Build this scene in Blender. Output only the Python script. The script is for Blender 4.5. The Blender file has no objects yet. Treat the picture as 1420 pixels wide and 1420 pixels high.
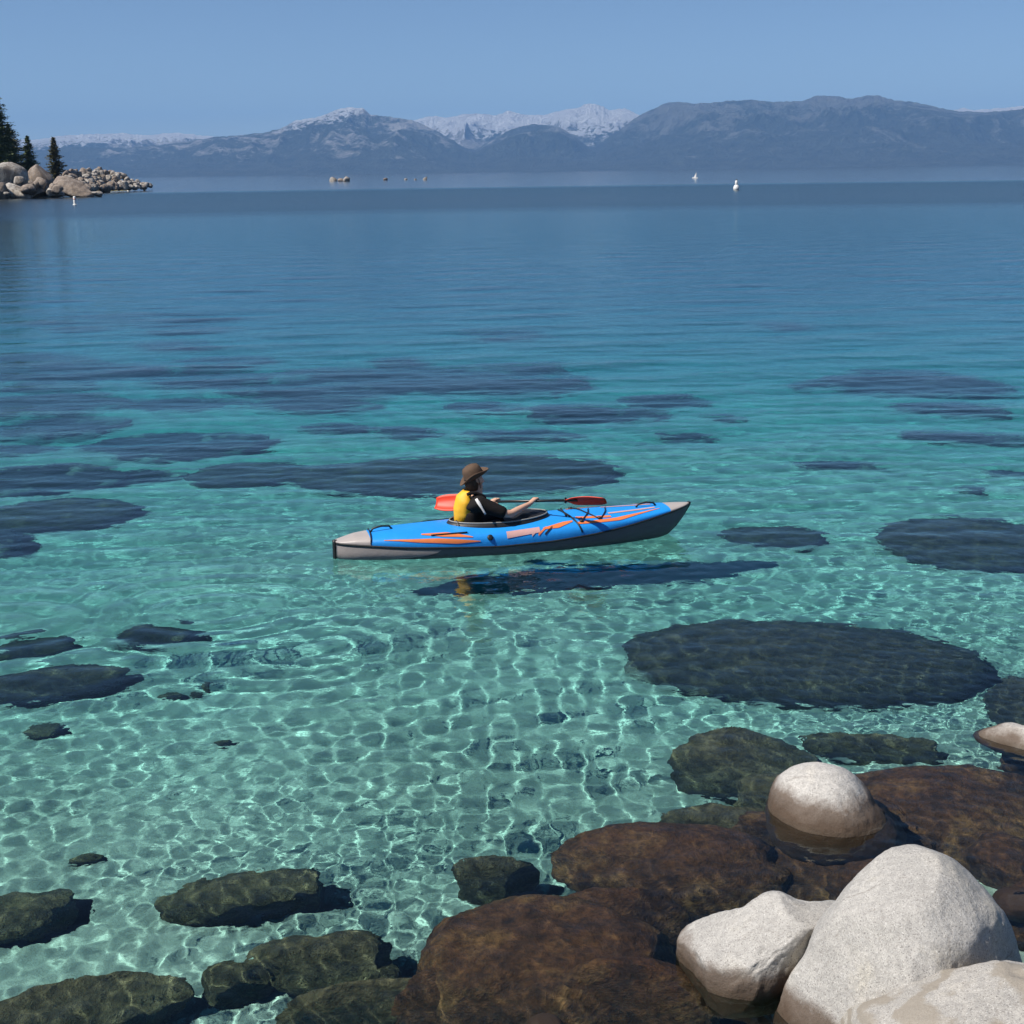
import bpy, bmesh, math, random
import numpy as np
from mathutils import Vector, Matrix, Euler

sc = bpy.context.scene
COL = sc.collection

# ------------------------------------------------------------------ camera
CAM_H = 4.1; PITCH = math.radians(13.47); ROLL = math.radians(-0.85)
cam_d = bpy.data.cameras.new('camera'); cam = bpy.data.objects.new('camera', cam_d); COL.objects.link(cam)
cam_d.lens = 50.0; cam_d.sensor_width = 36.0; cam_d.clip_start = 0.1; cam_d.clip_end = 80000.0
CAM_R = Matrix.Rotation(math.pi / 2 - PITCH, 3, 'X') @ Matrix.Rotation(ROLL, 3, 'Z')
cam.matrix_world = Matrix.Translation((0, 0, CAM_H)) @ CAM_R.to_4x4()
sc.camera = cam

# ------------------------------------------------------------------ sky and sun
SUN_EL = math.radians(52.0)
SUN_H = Vector((-math.cos(math.radians(22)), -math.sin(math.radians(22)), 0))
SUN_DIR = (SUN_H * math.cos(SUN_EL) + Vector((0, 0, math.sin(SUN_EL)))).normalized()   # towards the sun
world = bpy.data.worlds.new('World'); sc.world = world; world.use_nodes = True
wn = world.node_tree
sky = wn.nodes.new('ShaderNodeTexSky'); sky.sky_type = 'NISHITA'; sky.sun_disc = False
sky.sun_elevation = SUN_EL; sky.sun_rotation = math.atan2(SUN_DIR.x, SUN_DIR.y)
sky.altitude = 2600.0; sky.air_density = 0.9; sky.dust_density = 0.25; sky.ozone_density = 3.2
wbg = wn.nodes['Background']; wbg.inputs['Strength'].default_value = 0.08
wn.links.new(sky.outputs[0], wbg.inputs['Color'])
sun_d = bpy.data.lights.new('sun', 'SUN'); sun = bpy.data.objects.new('sun', sun_d); COL.objects.link(sun)
sun.rotation_euler = SUN_DIR.to_track_quat('Z', 'Y').to_euler(); sun.location = (0, 0, 60)
sun_d.energy = 5.0; sun_d.angle = math.radians(0.5); sun_d.color = (1.0, 0.95, 0.87)
sun_d.cycles.is_caustics_light = True      # real refracted sunlight on the lake bed
sc.view_settings.view_transform = 'Standard'; sc.view_settings.look = 'None'
sc.view_settings.exposure = 0.28; sc.view_settings.gamma = 1.0
cy = sc.cycles
cy.max_bounces = 6; cy.diffuse_bounces = 1; cy.glossy_bounces = 3; cy.transmission_bounces = 5; cy.use_adaptive_sampling = True; cy.adaptive_threshold = 0.02
cy.volume_bounces = 0; cy.transparent_max_bounces = 12; cy.sample_clamp_indirect = 4.0
cy.blur_glossy = 0.6; cy.caustics_reflective = False; cy.caustics_refractive = True

# ------------------------------------------------------------------ helpers: view rays, noise, meshes
FPX = 50.0 / 36.0 * 1420.0
CAMV = Vector((0, 0, CAM_H))
def ray(px, py):
    return (CAM_R @ Vector((px - 710, 710 - py, -FPX))).normalized()
def onz(px, py, z=0.0):                     # point of a level plane seen at a picture position
    d = ray(px, py); return CAMV + d * ((z - CAM_H) / d.z)
def refr(px, py, z):                        # the same below the water, bent by refraction
    p = onz(px, py); d = ray(px, py); e = 1 / 1.333; ci = -d.z
    t = d * e + Vector((0, 0, 1)) * (e * ci - math.sqrt(1 - e * e * (1 - ci * ci)))
    return p + t * (z / t.z)

def _hash(ix, iy, iz, seed):
    h = (ix.astype(np.int64) * 374761393 + iy.astype(np.int64) * 668265263 + iz.astype(np.int64) * 2147483647 + seed * 1274126177) & 0xffffffff
    h = ((h ^ (h >> 13)) * 1274126177) & 0xffffffff
    h = ((h ^ (h >> 16)) * 2246822519) & 0xffffffff
    return ((h ^ (h >> 15)) & 0xffff) / 32767.5 - 1.0
def vnoise(P, seed=0):
    P = np.asarray(P, float); F = np.floor(P); f = P - F; u = f * f * f * (f * (f * 6 - 15) + 10); F = F.astype(np.int64)
    r = 0.0
    for a in (0, 1):
        for b in (0, 1):
            for c in (0, 1):
                w = (u[:, 0] if a else 1 - u[:, 0]) * (u[:, 1] if b else 1 - u[:, 1]) * (u[:, 2] if c else 1 - u[:, 2])
                r = r + w * _hash(F[:, 0] + a, F[:, 1] + b, F[:, 2] + c, seed)
    return r
def fbm(P, seed=0, octs=4, gain=0.5, lac=2.03, ridged=False):
    P = np.asarray(P, float); r = 0.0; a = 1.0; t = 0.0
    for o in range(octs):
        n = vnoise(P, seed + o * 17)
        if ridged: n = 1 - 2 * np.abs(n)
        r = r + a * n; t += a; a *= gain; P = P * lac + 5.3
    return r / t

def tag(o, label=None, cat=None, group=None, kind=None):
    if label: o['label'] = label
    if cat: o['category'] = cat
    if group: o['group'] = group
    if kind: o['kind'] = kind
    return o
def link(name, me, mat=None, parent=None, smooth=True, receiver=False):
    o = bpy.data.objects.new(name, me); COL.objects.link(o)
    if mat: me.materials.append(mat)
    if smooth and len(me.polygons): me.polygons.foreach_set('use_smooth', np.ones(len(me.polygons), bool))
    if parent: o.parent = parent
    if receiver: o.cycles.is_caustics_receiver = True
    return o
def mesh_np(name, V, Q):
    V = np.asarray(V, np.float32); Q = np.asarray(Q, np.int32); k = Q.shape[1]
    me = bpy.data.meshes.new(name)
    me.vertices.add(len(V)); me.vertices.foreach_set('co', V.ravel())
    me.loops.add(Q.size); me.loops.foreach_set('vertex_index', Q.ravel())
    me.polygons.add(len(Q)); me.polygons.foreach_set('loop_start', np.arange(0, Q.size, k, dtype=np.int32))
    me.update(calc_edges=True); me.validate(); return me
def grid_quads(nr, nc, wrap=False):
    i = np.arange(nr * nc).reshape(nr, nc)
    if wrap: i = np.concatenate([i, i[:, :1]], 1)
    return np.stack([i[:-1, :-1], i[:-1, 1:], i[1:, 1:], i[1:, :-1]], -1).reshape(-1, 4)
def empty(name, loc=(0, 0, 0), rz=0.0):
    o = bpy.data.objects.new(name, None); COL.objects.link(o); o.location = loc; o.rotation_euler = (0, 0, rz); o.empty_display_size = 0.2; return o
def tube_mesh(name, pts, rad, seg=8, closed=False):
    pts = [Vector(p) for p in pts]; n = len(pts); V = []; up = Vector((0.13, 0.21, 0.97))
    for i, p in enumerate(pts):
        a = pts[(i - 1) % n] if (closed or i > 0) else p; b = pts[(i + 1) % n] if (closed or i < n - 1) else p
        t = (b - a).normalized(); s = t.cross(up)
        if s.length < 1e-3: s = t.cross(Vector((1, 0, 0)))
        s.normalize(); q = s.cross(t).normalized(); r = rad[i] if hasattr(rad, '__len__') else rad
        for k in range(seg):
            w = 2 * math.pi * k / seg; V.append(p + s * (r * math.cos(w)) + q * (r * math.sin(w)))
    F = []
    for i in range(n if closed else n - 1):
        j = (i + 1) % n
        for k in range(seg): F.append((i * seg + k, i * seg + (k + 1) % seg, j * seg + (k + 1) % seg, j * seg + k))
    if not closed:
        F.append(tuple(range(seg - 1, -1, -1))); F.append(tuple((n - 1) * seg + k for k in range(seg)))
    me = bpy.data.meshes.new(name); me.from_pydata([v[:] for v in V], [], F); me.update(); return me
_ICO = {}
def ico(sub):
    if sub not in _ICO:
        bm = bmesh.new(); bmesh.ops.create_icosphere(bm, subdivisions=sub, radius=1.0)
        bm.verts.ensure_lookup_table()
        V = np.array([v.co[:] for v in bm.verts]); V /= np.linalg.norm(V, axis=1)[:, None]
        T = np.array([[v.index for v in f.verts] for f in bm.faces]); bm.free(); _ICO[sub] = (V, T)
    return _ICO[sub]

# ------------------------------------------------------------------ materials
class NT:
    def __init__(s, name):
        s.m = bpy.data.materials.new(name); s.m.use_nodes = True; s.t = s.m.node_tree; s.t.nodes.clear()
        s.out = s.t.nodes.new('ShaderNodeOutputMaterial')
    def n(s, typ, **kw):
        x = s.t.nodes.new('ShaderNode' + typ)
        for k, v in kw.items():
            if k in x.inputs: x.inputs[k].default_value = v
            else: setattr(x, k, v)
        return x
    def l(s, a, b): s.t.links.new(a, b)
    def noise(s, vec, scale, detail=4, rough=.55, dist=0):
        x = s.n('TexNoise', Scale=scale, Detail=detail, Roughness=rough, Distortion=dist); s.l(vec, x.inputs['Vector']); return x.outputs[0]
    def ramp(s, fac, stops):
        r = s.n('ValToRGB'); s.l(fac, r.inputs[0]); e = r.color_ramp.elements
        while len(e) < len(stops): e.new(0.5)
        for i, (p, c) in enumerate(stops):
            e[i].position = p; e[i].color = tuple(c) + (1,) if hasattr(c, '__len__') else (c, c, c, 1)
        return r.outputs[0]
    def mix(s, fac, a, b, typ='MIX'):
        x = s.n('Mix', data_type='RGBA', blend_type=typ)
        for v, k in ((fac, 0), (a, 6), (b, 7)):
            if isinstance(v, (int, float)): x.inputs[k].default_value = v
            elif isinstance(v, tuple): x.inputs[k].default_value = v + (1,)
            else: s.l(v, x.inputs[k])
        return x.outputs[2]
    def math(s, op, a, b=None, clamp=False):
        x = s.n('Math', operation=op, use_clamp=clamp)
        for v, k in ((a, 0), (b, 1)):
            if v is None: continue
            if isinstance(v, (int, float)): x.inputs[k].default_value = v
            else: s.l(v, x.inputs[k])
        return x.outputs[0]
    def maprange(s, v, a, b, c=0.0, d=1.0):
        x = s.n('MapRange'); s.l(v, x.inputs[0])
        for k, q in zip((1, 2, 3, 4), (a, b, c, d)): x.inputs[k].default_value = q
        return x.outputs[0]
    def pos(s): return s.n('NewGeometry').outputs['Position']
    def objc(s): return s.n('TexCoord').outputs['Object']
    def sep(s, v):
        x = s.n('SeparateXYZ'); s.l(v, x.inputs[0]); return x.outputs
    def bump(s, h, strength, dist):
        b = s.n('Bump', Strength=strength, Distance=dist); s.l(h, b.inputs['Height']); return b.outputs[0]
    def principled(s, col, rough=.6, normal=None, **kw):
        p = s.n('BsdfPrincipled', Roughness=rough)
        for k, v in kw.items(): p.inputs[k].default_value = v
        if isinstance(col, tuple): p.inputs['Base Color'].default_value = col + (1,)
        else: s.l(col, p.inputs['Base Color'])
        if normal is not None: s.l(normal, p.inputs['Normal'])
        s.l(p.outputs[0], s.out.inputs[0]); return p

def simple(name, col, rough=.5, var=.15, scale=40, bump=0.0, **kw):
    t = NT(name); c = t.objc(); n = t.noise(c, scale, 3)
    lo = tuple(x * (1 - var) for x in col); hi = tuple(min(1, x * (1 + var)) for x in col)
    col2 = t.mix(n, lo, hi); nm = t.bump(n, bump, .01) if bump else None
    t.principled(col2, rough, nm, **kw); return t.m

def granite_mat(name, base, wet=True, speck=1.0, band=False, scale=1.0, tide=(.17, .09)):
    t = NT(name); c = t.objc(); p = t.pos()
    tone = t.noise(c, 2.2 / scale, 4, .6)
    c1 = t.ramp(tone, [(.3, tuple(x * .80 for x in base)), (.52, base), (.72, (min(1, base[0] * 1.13), base[1] * 1.08, base[2] * .94))])
    warm = t.ramp(t.noise(c, 1.1 / scale, 3, .5, .4), [(.52, 0.0), (.72, .55)])
    c1 = t.mix(warm, c1, (base[0] * 1.0, base[1] * .93, base[2] * .76))
    s1 = t.noise(c, 125 / scale, 3, .7); dark = t.ramp(s1, [(.36, 1.0), (.46, 0.0)])
    c2 = t.mix(t.math('MULTIPLY', dark, .75 * speck), c1, (.09, .08, .075))
    s2 = t.noise(c, 190 / scale, 2, .6); lite = t.ramp(s2, [(.56, 0.0), (.68, 1.0)])
    c3 = t.mix(t.math('MULTIPLY', lite, .6 * speck), c2, (.80, .78, .74))
    mot = t.ramp(t.noise(c, 30 / scale, 6, .7), [(.40, 1.0), (.56, 0.0)])
    c3 = t.mix(t.math('MULTIPLY', mot, .42 * speck), c3, (.25, .235, .22))
    pit = t.ramp(t.noise(c, 22 / scale, 5, .7), [(.30, 1.0), (.40, 0.0)])
    c3 = t.mix(t.math('MULTIPLY', pit, .45), c3, (.20, .17, .145))
    if band:
        w = t.n('TexWave', wave_type='BANDS', bands_direction='Z', Scale=3.0, Distortion=7.0, Detail=4.0)
        w.inputs['Detail Scale'].default_value = 1.2; t.l(c, w.inputs[0])
        c3 = t.mix(t.math('MULTIPLY', t.ramp(w.outputs[1], [(.3, 0.0), (.75, 1.0)]), .75), c3, (.27, .23, .18))
    if scale > 5:                            # dark run-off streaks of the far boulders
        mq = t.n('Mapping'); t.l(c, mq.inputs[0]); mq.inputs['Scale'].default_value = (1.0, 1.0, .18)
        c3 = t.mix(t.ramp(t.noise(mq.outputs[0], .9, 5, .65), [(.42, 0.0), (.62, .8)]), c3, (.12, .09, .07))
    if wet:
        z = t.sep(p)[2]
        zz = t.math('ADD', z, t.math('MULTIPLY', t.math('SUBTRACT', t.noise(p, 6.0, 4, .65), .5), .16))
        st = t.maprange(zz, tide[0], tide[0] - .07)
        c3 = t.mix(t.math('MULTIPLY', st, .88), c3, (.095, .060, .038))
        st2 = t.maprange(zz, tide[1], tide[1] - .07)
        c3 = t.mix(t.math('MULTIPLY', st2, .85), c3, (.070, .042, .024))
        al = t.maprange(zz, .03, -.05)
        c3 = t.mix(t.math('MULTIPLY', al, .97), c3, (.055, .027, .012))
    vo = t.n('TexVoronoi', feature='DISTANCE_TO_EDGE', Scale=1.25 / scale); wv = t.n('VectorMath', operation='ADD'); t.l(c, wv.inputs[0])
    dn = t.n('TexNoise', Scale=2.4 / scale, Detail=5.0); t.l(c, dn.inputs['Vector']); sc_ = t.n('VectorMath', operation='SCALE'); sc_.inputs['Scale'].default_value = .55 * scale; t.l(dn.outputs[1], sc_.inputs[0]); t.l(sc_.outputs[0], wv.inputs[1]); t.l(wv.outputs[0], vo.inputs['Vector'])
    crack = t.math('MULTIPLY', t.ramp(vo.outputs['Distance'], [(0.0, 1.0), (.012, 0.0)]), t.ramp(t.noise(c, 1.6 / scale, 2), [(.5, 0.0), (.58, 1.0)]))
    c3 = t.mix(t.math('MULTIPLY', crack, .55), c3, (.16, .135, .11))
    h = t.math('ADD', t.math('MULTIPLY', t.noise(c, 60 / scale, 5, .7), .5), t.math('MULTIPLY', t.noise(c, 9 / scale, 5, .6), 1.6))
    t.principled(c3, .82, t.bump(h, .55, .02 * scale)); return t.m

def algae_mat(name, a, b, c_, silt=0.0, cover=(.50, .34), wander=.8):
    t = NT(name); c = t.objc()
    n1 = t.noise(c, 3.0, 6, .65, .6); n2 = t.noise(c, 22, 5, .7)
    col = t.ramp(n1, [(.3, a), (.5, b), (.7, c_)])
    col = t.mix(t.ramp(n2, [(.35, .75), (.65, 0.0)]), col, tuple(x * .35 for x in a))
    if silt:                                 # sand drifted over the foot of the boulder
        gz_ = t.sep(t.n('TexCoord').outputs['Generated'])[2]; k = t.math('ADD', gz_, t.math('MULTIPLY', t.math('SUBTRACT', t.noise(c, .9, 5, .65, .5), .5), wander))
        col = t.mix(t.math('MULTIPLY', t.maprange(k, *cover), silt), col, (.50, .485, .40))
    h = t.math('ADD', n2, t.math('MULTIPLY', n1, 2.0))
    t.principled(col, .9, t.bump(h, .9, .05)); return t.m

M = {}
M['granite'] = granite_mat('granite', (.46, .435, .40))
M['granite_tide'] = granite_mat('granite_tide', (.54, .51, .47), tide=(.20, .12))
M['granite_low'] = granite_mat('granite_low', (.56, .52, .47), tide=(.12, .05))
M['granite_band'] = granite_mat('granite_band', (.44, .41, .37), band=True)
M['far_granite'] = granite_mat('far_granite', (.50, .455, .40), wet=False, scale=14.0)
M['far_granite_brown'] = granite_mat('far_granite_brown', (.30, .225, .17), wet=False, scale=14.0)
M['algae_brown'] = algae_mat('algae_brown', (.045, .017, .006), (.17, .066, .021), (.40, .20, .07))
M['algae_olive'] = algae_mat('algae_olive', (.08, .060, .028), (.20, .15, .07), (.34, .26, .13))
M['algae_dark'] = algae_mat('algae_dark', (.030, .023, .014), (.080, .056, .031), (.19, .13, .068), silt=.75)
M['algae_deep'] = algae_mat('algae_deep', (.010, .010, .011), (.022, .020, .020), (.045, .038, .032), silt=.95, cover=(.78, .58), wander=1.5)

# sand of the lake bed
t = NT('lake_sand'); p = t.pos()
n1 = t.noise(p, .55, 5, .6); n2 = t.noise(p, 7, 5, .65); n3 = t.noise(p, 60, 3, .6)
col = t.ramp(n1, [(.3, (.41, .41, .325)), (.55, (.52, .515, .415)), (.75, (.59, .575, .47))])
col = t.mix(t.ramp(n2, [(.30, .4), (.46, 0.0)]), col, (.42, .395, .33))
col = t.mix(t.ramp(n3, [(.3, .35), (.5, 0.0)]), col, (.30, .28, .24))
col = t.mix(t.maprange(t.sep(p)[2], -9.0, -24.0), col, (.020, .045, .065))  # deep bed painted dark blue, standing in for light lost in the water
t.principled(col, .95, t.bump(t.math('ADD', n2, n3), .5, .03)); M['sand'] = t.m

# water: surface (refracting, reflecting) and body (absorbing red first)
t = NT('water_surface'); p = t.pos()
ln = t.n('VectorMath', operation='LENGTH'); t.l(p, ln.inputs[0]); dist = ln.outputs['Value']
mp = t.n('Mapping'); t.l(p, mp.inputs[0]); mp.inputs['Scale'].default_value = (.45, 1.0, 1.0)
w1 = t.noise(mp.outputs[0], .55, 3, .55, .3); w2 = t.noise(mp.outputs[0], 2.6, 3, .6, .3); w3 = t.noise(p, 11.0, 2, .5)
patch = t.noise(p, .012, 3, .55)
dw = t.math('ADD', dist, t.math('MULTIPLY', t.math('SUBTRACT', patch, .5), 90.0))
mp2 = t.n('Mapping'); t.l(p, mp2.inputs[0]); mp2.inputs['Scale'].default_value = (.006, .03, 1.0)
ragged = t.math('MULTIPLY', t.math('SUBTRACT', t.noise(mp2.outputs[0], 1.0, 5, .6), .5), .16)
rel = t.math('DIVIDE', dist, 800.0)
rel = t.math('MULTIPLY', rel, t.math('ADD', 1.0, ragged))
rough = t.ramp(rel, [(0, 0.0), (.04, 0.0), (.10, .09), (.175, .13), (.215, .225), (.45, .235), (.53, .06), (1.0, .05)])
nearb = t.math('MULTIPLY', w3, t.maprange(dist, 4, 26, .0014, .004))
midb = t.math('MULTIPLY', w2, t.maprange(dist, 14, 50, .002, .022))
farb = t.math('MULTIPLY', w1, t.maprange(dist, 20, 90, .004, .06))
h = t.math('ADD', nearb, t.math('ADD', midb, farb))
g = t.n('BsdfGlass', IOR=1.333); t.l(rough, g.inputs['Roughness']); t.l(t.bump(h, 1.0, 1.0), g.inputs['Normal'])
g.inputs['Color'].default_value = (1, 1, 1, 1)
t.l(g.outputs[0], t.out.inputs[0]); M['water'] = t.m
t = NT('water_body'); a = t.n('VolumeAbsorption', Density=1.0); SIG = (.50, .078, .046)
a.inputs['Color'].default_value = (1 - SIG[0], 1 - SIG[1], 1 - SIG[2], 1); t.l(a.outputs[0], t.out.inputs[1]); M['water_body'] = t.m

# ------------------------------------------------------------------ lake bed
BD = np.array([[0, .75], [5, .85], [8, 1.15], [12, 1.5], [16, 1.75], [22, 2.35], [30, 4.0], [45, 8.5], [70, 15.0], [120, 26], [200, 34], [400, 45], [1e6, 45]])
def bedz(x, y):
    x = np.asarray(x, float); y = np.asarray(y, float); r = np.hypot(x, y)
    d = np.interp(np.where(y > 0, .75 * y + .25 * r, r * .3), BD[:, 0], BD[:, 1])
    sh = 1 / (1 + np.exp(-(x - 1.3 - .22 * (y - 6)) * 1.6)) / (1 + np.exp((y - 10) * 1.0))
    d = d * (1 - .45 * sh)
    n = fbm(np.stack([x.ravel() * .35, y.ravel() * .35, x.ravel() * 0], 1), 3, 3).reshape(x.shape)
    return -(d + .12 * n * np.clip(d, 0, 3))
def fan(angs, rads, zf):
    A, Rr = np.meshgrid(angs, rads); X = Rr * np.sin(A); Y = Rr * np.cos(A)
    return np.stack([X, Y, zf(X, Y)], -1).reshape(-1, 3), grid_quads(len(rads), len(angs))
def shore_z(x, y):                          # land of the rocky point on the far left
    edge = -118.5 - 3.0 * np.sin(y * .05) + np.clip(y - 470, 0, 60) * -.9 + np.clip(360 - y, 0, 60) * -.15
    inl = edge - x
    hh = np.interp(y, [300, 330, 360, 400, 450, 490, 520], [0, 8, 8.5, 5.0, 2.0, .4, -1.5])
    return -1.5 + (hh + 1.5) * np.clip((inl + 4) / 22, 0, 1) ** .7
rb = np.concatenate([np.arange(.5, 24, .16), 24 * 1.05 ** np.arange(0, 148)])
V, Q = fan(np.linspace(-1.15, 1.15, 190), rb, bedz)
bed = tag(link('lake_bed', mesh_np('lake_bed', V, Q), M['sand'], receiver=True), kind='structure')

# ------------------------------------------------------------------ water
rng = np.random.RandomState(11)
WAVES = []
for i in range(60):                          # small ripples running every way
    L = .085 * 10 ** (rng.rand() ** 1.35 * .66); WAVES.append((L, rng.rand() * 2 * math.pi, .0070 * (.4 + rng.rand()), rng.rand() * 6.28, 'iso'))
for i in range(14):                          # a train of ripples running along the shore
    L = .17 * 10 ** (rng.rand() * .34); WAVES.append((L, rng.normal(0.10, .12), .0098 * (.4 + rng.rand()), rng.rand() * 6.28, 'train'))
for i in range(18):                          # short cross ripples of the open water
    L = .26 * 10 ** (rng.rand() * .5); WAVES.append((L, math.pi / 2 + rng.normal(0, .45), .0105 * (.4 + rng.rand()), rng.rand() * 6.28, 'cross'))
for i in range(16):                          # slow undulation of the open lake
    L = .9 * 10 ** (rng.rand() * .62); WAVES.append((L, math.pi / 2 + rng.normal(.1, .35), .0075 * (.4 + rng.rand()), rng.rand() * 6.28, 'swell'))
ang = np.concatenate([np.linspace(-1.1, -.52, 60)[:-1], np.arange(-.52, .60, .0019), np.linspace(.60, 1.1, 70)])
rw = [1.0]
while rw[-1] < 26000:
    r = rw[-1]
    rw.append(r + (.10 if r < 4.8 else .024 if r < 12 else .024 * (r / 12) ** 1.7 if r < 150 else r * .045))
rw = np.array(rw)
def waterz(X, Y):
    Rr = np.hypot(X, Y); Z = np.zeros_like(X); dr = np.gradient(rw)[:, None] + 0 * X; dl = np.maximum(dr, Rr * .0019)
    patch = fbm(np.stack([X.ravel() * .16, Y.ravel() * .16, 0 * X.ravel()], 1), 8, 3).reshape(X.shape)
    patch2 = fbm(np.stack([X.ravel() * .27 + 9, Y.ravel() * .27, 0 * X.ravel()], 1), 28, 2).reshape(X.shape)
    trn = np.exp(-((X + .15 - .03 * (Y - 8)) / 1.7) ** 2) * np.clip((Y - 5) / 2, 0, 1) * np.clip((15 - Y) / 5, 0, 1)
    calm = 1 - .55 * np.clip((Rr - 10) / 12, 0, 1)
    for L, th, sl, ph, kind in WAVES:
        k = 2 * math.pi / L; a = sl / k * np.clip(2.2 - dl / L * 5, 0, 1)
        if kind == 'iso': a = a * (np.clip(.85 + 1.7 * patch, .12, 1.9) if L < .17 else np.clip(.95 - 1.5 * patch2, .2, 1.8)) * (1 - .45 * trn) * calm
        elif kind == 'cross': a = a * np.clip((Rr - 9) / 8, .15, 1) * (1 + .5 * patch)
        elif kind == 'train': a = a * (trn * 1.25 + .22)
        else: a = a * np.clip((Rr - 6) / 20, .25, 1) * np.clip((170 - Rr) / 90, 0, 1)
        Z += a * np.sin(k * (X * math.cos(th) + Y * math.sin(th)) + ph + 1.1 * patch)
    # wake rings left by the kayak's stern
    for (cx, cy_, L, amp, w) in ((-2.9, 13.2, .42, .0055, 2.0), (-4.9, 12.9, .5, .0065, 1.9)):
        rr = np.hypot(X - cx, (Y - cy_) * 1.2); Z += amp * np.sin(2 * math.pi * rr / L) * np.exp(-(rr / w) ** 2) * np.clip(rr / .5, 0, 1)
    return Z
V, Q = fan(ang, rw, waterz)
V[:, 2] = np.minimum(V[:, 2], np.interp(np.hypot(V[:, 0], V[:, 1]), [0, 14, 30, 60, 110, 200, 2000], [.036, .036, .031, .019, .011, .0025, .0015]))
body_r = np.concatenate([np.linspace(.8, 24, 8), 24 * 1.18 ** np.arange(1, 18)])
ZT = [.04, .04, .034, .022, .013, .004, .003]
def ztop(X, Y): return np.interp(np.hypot(X, Y), [0, 14, 30, 60, 110, 200, 2000], ZT)
angb = np.linspace(-1.12, 1.12, 60)
VB, QB = fan(angb, body_r, ztop)
nb = len(VB); VB2 = VB.copy(); VB2[:, 2] = -52.0
idx = np.arange(nb).reshape(len(body_r), len(angb))
loop = np.concatenate([idx[0, :-1], idx[:-1, -1], idx[-1, :0:-1], idx[:0:-1, 0]])
side = np.stack([loop, np.roll(loop, -1), np.roll(loop, -1) + nb, loop + nb], -1)
body = link('lake_water', mesh_np('lake_water', np.concatenate([VB, VB2]), np.concatenate([QB, QB[:, ::-1] + nb, side[:, ::-1]])), M['water_body'], smooth=False)
bm = bmesh.new(); bm.from_mesh(body.data); bmesh.ops.recalc_face_normals(bm, faces=bm.faces); bm.to_mesh(body.data); bm.free()
tag(body, kind='structure')
water = link('water_surface', mesh_np('water_surface', V, Q), M['water'], parent=body)
water.cycles.is_caustics_caster = True

# ------------------------------------------------------------------ mountains across the lake
def azel(px, py):
    d = ray(px, py); return math.atan2(d.x, d.y), d.z / math.hypot(d.x, d.y)
def mountain_mat(name, snow, granite, east_lift):
    t = NT(name); p = t.pos(); z = t.sep(p)[2]
    nrm = t.sep(t.n('NewGeometry').outputs['Normal'])
    n1 = t.noise(p, .0011, 6, .62, .8); n2 = t.noise(p, .0052, 7, .72, .6); n3 = t.noise(p, .018, 5, .7)
    c1 = t.math('MULTIPLY', t.math('SUBTRACT', n1, .5), 2600.0); c2 = t.math('MULTIPLY', t.math('SUBTRACT', n2, .5), 1500.0); c3 = t.math('MULTIPLY', t.math('SUBTRACT', n3, .5), 700.0)
    rock = t.ramp(n2, [(.3, (.30, .28, .25)), (.7, (.62, .59, .55))])
    forest = t.ramp(n2, [(.3, (.022, .036, .026)), (.7, (.10, .115, .085))])
    gr = t.maprange(t.math('ADD', t.math('ADD', z, c1), t.math('ADD', c2, c3)), granite - 60, granite + 260)
    gr = t.math('MULTIPLY', gr, t.maprange(t.sep(p)[0], -1500.0, 2000.0, 1.0, .36))
    col = t.mix(gr, forest, rock)
    east = t.maprange(t.sep(p)[0], -2600.0, 500.0, 0.0, east_lift)
    sv = t.math('ADD', t.math('ADD', z, t.math('MULTIPLY', c2, .55)), t.math('ADD', c3, t.math('MULTIPLY', t.math('SUBTRACT', nrm[2], .85), 500.0)))
    sn = t.maprange(t.math('SUBTRACT', sv, east), snow - 20, snow + 60)
    col = t.mix(sn, col, (.92, .93, .95))
    hb = t.math('ADD', t.math('MULTIPLY', n2, 260.0), t.math('MULTIPLY', n3, 110.0))
    t.principled(col, .95, t.bump(hb, 1.0, 1.3)); return t.m
def range_mesh(name, pts, d0, depth, crest, mat, seed, rug, nc=1400, nrw=90):
    az = []; te = []
    for x, y in pts:
        a, e = azel(x, y); az.append(a); te.append(e)
    A = np.linspace(az[0], az[-1], nc); U = np.linspace(0, 1, nrw); U = np.where(U < .7, U / .7 * crest, crest + (U - .7) / .3 * (1 - crest))
    T = np.interp(A, az, te); T = T + 0.0008 * fbm(np.stack([A * 420, 0 * A, 0 * A], 1), seed, 5, .6)
    AA, UU = np.meshgrid(A, U); TT = np.interp(AA, A, T)
    D = d0 + UU * depth
    X = D * np.sin(AA); Y = D * np.cos(AA)
    zc = TT * (d0 + crest * depth) + CAM_H
    up = np.clip(UU / crest, 0, 1); prof = np.where(UU <= crest, up ** 1.12, 1 - ((UU - crest) / (1 - crest)) ** 1.3)
    P = np.stack([X.ravel() / 1500, Y.ravel() / 1900, 0 * X.ravel()], 1)
    rg = fbm(P, seed + 3, 6, .52, ridged=True).reshape(X.shape)
    env = np.where(UU <= crest, np.sin(np.pi * np.clip(up, 0, 1)) ** .8, 0)
    Z = zc * prof * (1 + rug * (rg - .25) * env)
    lim = (TT * D + CAM_H) * (.35 + .65 * up ** .5) * .985
    Z = np.where(UU < crest - 1e-6, np.minimum(Z, np.maximum(lim, 0)), Z)
    Z = np.where(UU <= 0, -1.0, Z)
    V = np.stack([X, Y, Z], -1).reshape(-1, 3)
    return tag(link(name, mesh_np(name, V, grid_quads(nrw, nc)), mat), kind='structure')
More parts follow.
